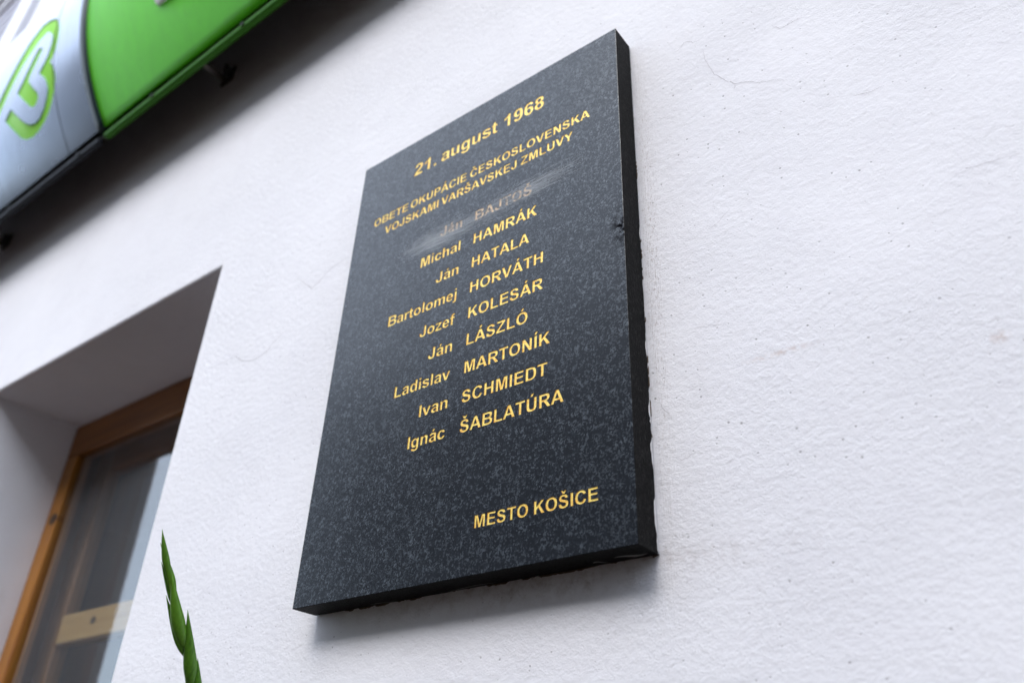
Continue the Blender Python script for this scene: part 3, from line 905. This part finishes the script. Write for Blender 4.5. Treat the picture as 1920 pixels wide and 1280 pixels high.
# wall paint that strayed on to the edge of the slab
def side_smear(z0, z1, wmax, x=PW + 0.00025):
    bm = bmesh.new()
    n = max(6, int((z1 - z0) / 0.004))
    A, Bv = [], []
    wv = wmax * 0.5
    for k in range(n + 1):
        t = k / n
        wv = min(wmax, max(0.0002, wv + rs.gauss(0, wmax * 0.3)))
        e = math.sin(math.pi * min(max(t, 0.04), 0.96)) ** 0.4
        A.append(bm.verts.new((x, -0.0016, z0 + (z1 - z0) * t)))
        Bv.append(bm.verts.new((x, -0.0016 - wv * e, z0 + (z1 - z0) * t)))
    for k in range(n):
        bm.faces.new((A[k], A[k + 1], Bv[k + 1], Bv[k]))
    link('paint_smear', bm, M_smear, plaque)
for z0, z1, wm in ((0.004, 0.085, 0.0035), (0.10, 0.22, 0.004), (0.24, 0.31, 0.003), (0.33, 0.40, 0.0022), (0.47, 0.50, 0.0025), (0.62, 0.65, 0.0015), (0.72, 0.76, 0.0012)):
    side_smear(Z0 + z0, Z0 + z1, wm * 1.5)
def low_smear(x0, x1, yc_, wmax):
    bm = bmesh.new()
    n = 24
    A, Bv = [], []
    for k in range(n + 1):
        t = k / n
        e = math.sin(math.pi * min(max(t, 0.03), 0.97)) * wmax * rs.uniform(0.5, 1.1)
        yy = yc_ + 0.004 * math.sin(5 * t + x0 * 30)
        A.append(bm.verts.new((x0 + (x1 - x0) * t, yy - e / 2, Z0 - 0.0003)))
        Bv.append(bm.verts.new((x0 + (x1 - x0) * t, yy + e / 2, Z0 - 0.0003)))
    for k in range(n):
        bm.faces.new((A[k], A[k + 1], Bv[k + 1], Bv[k]))
    link('grey_smear', bm, M_smear_grey, plaque)
low_smear(0.555, 0.598, -0.016, 0.007)
low_smear(0.520, 0.540, -0.012, 0.005)
low_smear(0.25, 0.37, -0.006, 0.003)
low_smear(0.12, 0.20, -0.005, 0.003)

# ------------------------------------------------------------------ the bowed sign above the window
sign = thing('shop_sign', 'large bowed shop sign, green panel and silver panel with a lime emblem', 'sign', (-1.0, -0.1, Z0 + 1.65))
ZC, YC, RR, HD = Z0 + 2.3055, -0.3656, 1.0251, 0.620

def arc_y(dz, off=0.0):
    r = RR + off
    return YC + RR - math.sqrt(max(r * r - dz * dz, 0))

def arc_shell(x0, x1, off0, off1, n=48, hd=HD, nx=1):
    bm = bmesh.new()
    cols = []
    a0 = math.asin(hd / RR)
    for off in (off0, off1):
        rows = []
        for k in range(n + 1):
            a = -a0 + 2 * a0 * k / n
            r = RR + off
            rows.append([bm.verts.new((x0 + (x1 - x0) * i / nx, YC + RR - r * math.cos(a), ZC + r * math.sin(a))) for i in range(nx + 1)])
        cols.append(rows)
    f, b = cols
    for k in range(n):
        for i in range(nx):
            bm.faces.new((f[k][i], f[k][i + 1], f[k + 1][i + 1], f[k + 1][i]))
            bm.faces.new((b[k][i], b[k + 1][i], b[k + 1][i + 1], b[k][i + 1]))
        bm.faces.new((f[k][0], f[k + 1][0], b[k + 1][0], b[k][0]))
        bm.faces.new((f[k][nx], b[k][nx], b[k + 1][nx], f[k + 1][nx]))
    for k in (0, n):
        for i in range(nx):
            bm.faces.new((f[k][i], b[k][i], b[k][i + 1], f[k][i + 1]))
    return bm

GX, JX0 = -1.2542, -1.2917
gp = link('green_panel', arc_shell(GX, 1.7, 0.0, -0.014), M_green, sign, True)
jp = link('joint_strip', arc_shell(JX0 + 0.0005, GX - 0.0005, 0.004, -0.02, hd=HD + 0.004), M_joint, sign, True)
sp = link('silver_panel', arc_shell(-4.1, JX0, 0.0, -0.0032, n=64), M_silver, sign)
bm = bmesh.new()
LOGO_A= [(-1.9296,2.0006),(-1.8748,2.0448),(-1.8322,2.0845),(-1.7548,2.1561),(-1.6841,2.2192),(-1.6177,2.2472),(-1.5531,2.2301),(-1.5013,2.2022),(-1.4680,2.1665),(-1.4509,2.1252),(-1.4476,2.0802),(-1.4627,2.0298),(-1.4839,2.0152),(-1.4969,2.0057),(-1.4754,1.9807),(-1.4632,1.9497),(-1.4633,1.9217),(-1.4779,1.8897),(-1.4999,1.8617),(-1.5300,1.8378),(-1.5667,1.8203),(-1.6096,1.8088),(-1.6500,1.8051),(-1.6938,1.8127),(-1.7268,1.8305),(-1.7569,1.8620),(-1.7970,1.9032),(-1.8304,1.9388),(-1.7848,1.9644),(-1.7376,1.9153),(-1.6969,1.8754),(-1.6634,1.8526),(-1.6278,1.8421),(-1.5918,1.8456),(-1.5557,1.8639),(-1.5302,1.8906),(-1.5180,1.9163),(-1.5224,1.9424),(-1.5361,1.9657),(-1.5550,1.9846),(-1.5765,2.0035),(-1.5454,2.0220),(-1.5169,2.0422),(-1.4998,2.0690),(-1.4916,2.1018),(-1.5044,2.1317),(-1.5289,2.1548),(-1.5493,2.1680),(-1.6092,2.1596),(-1.6496,2.1386),(-1.7060,2.1119),(-1.7611,2.0699),(-1.8198,2.0215),(-1.8679,1.9843),(-1.9063,1.9629)]
LOGO_B= [(-1.7346,2.0033),(-1.6891,2.0360),(-1.6407,2.0793),(-1.6083,2.1088),(-1.5912,2.1182),(-1.5731,2.1098),(-1.5617,2.0957),(-1.5980,2.0646),(-1.6474,2.0229),(-1.6499,2.0065),(-1.6212,1.9704),(-1.5883,1.9337),(-1.5851,1.9160),(-1.6010,1.8995),(-1.6210,1.8967),(-1.6391,1.9050),(-1.6780,1.9434)]
for lp in (LOGO_A, LOGO_B):
    one = bmesh.new()
    prism(one, [lp], lambda u, v, d: Vector((u, d, Z0 + v)), -0.55, -0.10)
    bmesh.ops.recalc_face_normals(one, faces=one.faces[:])
    me = bpy.data.meshes.new('tmp')
    one.to_mesh(me)
    one.free()
    bm.from_mesh(me)
    bpy.data.meshes.remove(me)
me = bpy.data.meshes.new('cutter')
bm.to_mesh(me)
bm.free()
boolean_cut(sp, link_mesh('cutter', me, M_cutedge))
for p in sp.data.polygons:
    p.use_smooth = False
for md in (gp, jp):
    pass
link('emblem', arc_shell(-2.08, -1.35, -0.0035, -0.011, hd=0.577), M_lime, sign, True)
link('panel_seam', arc_shell(-1.4764, -1.4740, 0.0006, -0.001, hd=HD - 0.002), M_railslate, sign, True)

def on_arc(u, v, d):
    dz = v - ZC
    return Vector((u, arc_y(dz, d), v))
VX, VZ = -0.8167, Z0 + 1.8632
bm = bmesh.new()
def strip(p, q, wd, n=14):
    A = []
    for off in (0.010, -0.001):
        rows = []
        for k in range(n + 1):
            t = k / n
            x = p[0] + (q[0] - p[0]) * t
            z = p[1] + (q[1] - p[1]) * t
            rows.append((bm.verts.new(on_arc(x - wd / 2, z, off)), bm.verts.new(on_arc(x + wd / 2, z, off))))
        A.append(rows)
    f, b = A
    for k in range(n):
        bm.faces.new((f[k][0], f[k][1], f[k + 1][1], f[k + 1][0]))
        bm.faces.new((f[k][0], f[k + 1][0], b[k + 1][0], b[k][0]))
        bm.faces.new((f[k][1], b[k][1], b[k + 1][1], f[k + 1][1]))
    for k in (0, n):
        bm.faces.new((f[k][0], b[k][0], b[k][1], f[k][1]))
strip((VX - 0.016, VZ), (VX - 0.21, VZ + 0.62), 0.036)
strip((VX + 0.0205, VZ), (VX + 0.21, VZ + 0.62), 0.036)
link('letter', bm, M_white, sign)
box('green_rail', M_railgreen, sign, GX, 1.7, -0.1492, -0.1282, Z0 + 1.6477, Z0 + 1.665, bev=0.003)
box('slate_rail', M_railslate, sign, -4.1, JX0, -0.1492, -0.1282, Z0 + 1.6477, Z0 + 1.665, bev=0.003)
box('sign_back', M_body, sign, -4.09, 1.69, -0.1406, -0.130, Z0 + 1.6655, Z0 + 2.94)
box('added_cover', M_body, sign, -4.09, 1.69, -0.1295, -0.004, Z0 + 2.90, Z0 + 2.92)  # unseen, added to stop sky light falling down behind the sign
for x in (-0.9734, -0.526, -1.414, -0.08, -1.9):
    b2 = bmesh.new()
    tube(b2, [(x, -0.1490, Z0 + 1.6565), (x, -0.1545, Z0 + 1.6565)], [0.007, 0.0055], 10)
    link('screw', b2, M_screw, sign)
for x in (-0.84, -2.33, 0.75, -3.7):
    b2 = bmesh.new()
    tube(b2, [(x, -0.0085, Z0 + 1.770), (x, -0.1295, Z0 + 1.770)], 0.010, 12)
    br_ = link('bracket', b2, M_bracket, sign, True)
    b3 = bmesh.new()
    add_box(b3, x - 0.022, x + 0.040, -0.008, -0.0005, Z0 + 1.752, Z0 + 1.815, 0.003)
    add_box(b3, x + 0.020, x + 0.026, -0.030, -0.0079, Z0 + 1.757, Z0 + 1.81, 0.001)
    link('wall_plate', b3, M_plate, br_)

# ------------------------------------------------------------------ gladiolus spike in front of the wall
plant = thing('gladiolus', 'green gladiolus spike in bud standing before the white wall', 'plant', (0.0, -0.12, 0.05))
DEPTH = -back
def zz(p):
    return Vector((p[0], p[1], Z0 + p[2]))
stem_pts = [(0.0665, -0.3239, 0.0251), (0.0602, -0.3045, -0.0062), (0.0534, -0.2758, -0.0497), (0.0490, -0.2464, -0.0917),
            (0.0410, -0.2187, -0.1352), (0.0329, -0.1953, -0.1733), (0.020, -0.165, -0.30), (0.008, -0.14, -0.60), (0.0, -0.125, -1.0), (0.0, -0.12, -1.46)]
b2 = bmesh.new()
tube(b2, [zz(p) for p in stem_pts], [0.0012, 0.0024, 0.0034, 0.0040, 0.0044, 0.0048, 0.0052, 0.006, 0.0068, 0.0075], 14)
link('stem', b2, M_stem, plant, True)

def pod(base, tip, wd, push, thick=0.75, bend=0.0, ext=0.65, n=16, m=14):
    """a folded bract: broad near its base, drawn out to a point, keel towards the viewer side"""
    a, t = zz(base), zz(tip)
    root_ = a - (t - a) * ext                # the bract's foot wraps the stem: bend it on to the stem's line
    best = None
    for p0, p1 in zip(stem_pts, stem_pts[1:]):
        p0, p1 = zz(p0), zz(p1)
        s_ = max(0.0, min(1.0, (root_ - p0).dot(p1 - p0) / (p1 - p0).length_squared))
        h_ = p0.lerp(p1, s_)
        if best is None or (h_ - root_).length < (best - root_).length:
            best = h_
    mid_ = a
    a = best
    ctrl = mid_ * 2 - (a + t) * 0.5
    wd *= 1.06 if ext > 0.5 else 1.22
    ax = (t - a)
    side = DEPTH.cross(ax).normalized()
    nor = ax.cross(side).normalized()
    bm = bmesh.new()
    rings = []
    for k in range(n + 1):
        q = k / n
        w_ = wd * (0.36 + 0.64 * math.sin(math.pi / 2 * min(1.0, q / 0.5))) * (1 - max(0.0, (q - 0.45) / 0.55) ** 1.6)
        w_ = max(w_, 0.00025)
        c = a * (1 - q) ** 2 + ctrl * (2 * q * (1 - q)) + t * q * q + side * bend * math.sin(math.pi * q) + nor * push * math.sin(math.pi * (0.15 + 0.7 * q))
        ring = []
        for j in range(m):
            th = 2 * math.pi * j / m
            keel = 1.0 + 0.25 * max(0, math.cos(th)) ** 6
            ring.append(bm.verts.new(c + side * (w_ * math.sin(th)) + nor * (w_ * thick * keel * math.cos(th))))
        rings.append(ring)
    for r0, r1 in zip(rings, rings[1:]):
        for j in range(m):
            bm.faces.new((r0[j], r0[(j + 1) % m], r1[(j + 1) % m], r1[j]))
    bm.faces.new(rings[0])
    bm.faces.new(rings[-1][::-1])
    return bm

PODS = [((0.0612, -0.3090, 0.000), (0.0683, -0.3280, 0.0322), 0.0047, 0.000, 0.0),
        ((0.0574, -0.2960, -0.0200), (0.0612, -0.3217, 0.0168), 0.0052, 0.001, 0.0015),
        ((0.0534, -0.2643, -0.0655), (0.0618, -0.2953, -0.0163), 0.0084, -0.003, -0.0018),
        ((0.0510, -0.2851, -0.0403), (0.0547, -0.3107, -0.0038), 0.0046, 0.002, 0.0015),
        ((0.0436, -0.2569, -0.0870), (0.0474, -0.2884, -0.0398), 0.0052, 0.001, 0.002),
        ((0.0501, -0.2308, -0.1125), (0.0646, -0.2631, -0.0546), 0.0074, -0.002, -0.002),
        ((0.0374, -0.2162, -0.1450), (0.0461, -0.2492, -0.0911), 0.0056, 0.000, 0.002),
        ((0.0427, -0.2026, -0.1600), (0.0566, -0.2280, -0.1075), 0.0078, -0.002, -0.002),
        ((0.0250, -0.1900, -0.2100), (0.0330, -0.2100, -0.1550), 0.0060, 0.000, 0.002)]
for k, (base, tip, wd, push, bend) in enumerate(PODS):
    link('bract', pod(base, tip, wd, push, 0.72, bend, 0.65 if k < 4 else 0.48), M_bud, plant, True)

def blade(x, dx, h_, y, dy, wd):
    bm = bmesh.new()
    n = 16
    A, Bv, Cv = [], [], []
    for k in range(n + 1):
        t = k / n
        c = Vector((x + dx * t ** 1.6, y + dy * t ** 1.5, 0.04 + h_ * t))
        w_ = wd * (1 - t ** 3) * (0.6 + 0.4 * math.sin(math.pi * t)) + 0.0004
        A.append(bm.verts.new(c + Vector((-w_, 0, 0))))
        Bv.append(bm.verts.new(c + Vector((0, -0.004, 0))))
        Cv.append(bm.verts.new(c + Vector((w_, 0, 0))))
    for k in range(n):
        bm.faces.new((A[k], Bv[k], Bv[k + 1], A[k + 1]))
        bm.faces.new((Bv[k], Cv[k], Cv[k + 1], Bv[k + 1]))
    return bm
for x, dx, h_, y, dy, wd in ((-0.03, -0.14, 0.72, -0.13, -0.05, 0.017), (0.03, 0.16, 0.66, -0.12, -0.06, 0.016), (-0.015, -0.05, 0.85, -0.12, 0.02, 0.018), (0.015, 0.06, 0.8, -0.11, 0.01, 0.017)):
    link('leaf', blade(x, dx, h_, y, dy, wd), M_leaf, plant, True)

# ------------------------------------------------------------------ across the street (seen only as reflections)
opp = thing('unseen_facing_house', 'unseen ochre house across the street, lengthened to block low sky, mirrored in the dark granite', 'building', (0, -20, 0))
OX0, OX1, OY, OH = -20.0, 70.0, -14.0, 12.5  # unseen front, run far to the right to block low sky light
box('unseen_facade', M_facade, opp, OX0, OX1, OY - 10, OY, 0, OH)
rf = bmesh.new()
v_ = [rf.verts.new(q) for q in ((OX0 - .3, OY + .4, OH + 0.002), (OX1 + .3, OY + .4, OH + 0.002), (OX1 + .3, OY - 5, OH + 2.2), (OX0 - .3, OY - 5, OH + 2.2),
                                (OX0 - .3, OY - 10.4, OH + 0.002), (OX1 + .3, OY - 10.4, OH + 0.002))]
for f in ((0, 1, 2, 3), (3, 2, 5, 4), (0, 3, 4), (1, 5, 2), (0, 4, 5, 1)):
    rf.faces.new([v_[i] for i in f])
link('roof', rf, M_rooftile, opp)
for fl in range(3):
    for k in range(29):
        x = OX0 + 1.2 + k * 3.05
        box('window', M_darkwin, opp, x, x + 1.2, OY + 0.002, OY + 0.06, 1.2 + fl * 3.2, 3.0 + fl * 3.2)
tr0 = thing('street_tree', 'dark green tree down the street mirrored in the window pane', 'tree', (-26.5, -15.0, 0))
b2 = bmesh.new()
tx, ty = -26.5, -15.0
tube(b2, [(tx, ty, 0), (tx + .1, ty, 1.5), (tx, ty + .1, 3.2), (tx + .2, ty, 4.6)], [0.22, 0.17, 0.13, 0.05], 10)
link('trunk', b2, M_bark, tr0, True)
b2 = bmesh.new()
rs = random.Random(8)
for k in range(3500):
    while True:
        q = Vector((rs.uniform(-1, 1), rs.uniform(-1, 1), rs.uniform(-1, 1)))
        if 0.25 < q.length < 1:
            break
    c = Vector((tx + q.x * 2.4, ty + q.y * 2.4, 3.7 + q.z * 2.0 + 0.3 * math.sin(q.x * 5)))
    u = Vector((rs.gauss(0, 1), rs.gauss(0, 1), rs.gauss(0, 1))).normalized()
    v = u.orthogonal().normalized()
    s = rs.uniform(0.08, 0.2)
    b2.faces.new([b2.verts.new(c + d * s) for d in (u, v, -u, -v)])
link('crown', b2, M_crown, tr0)
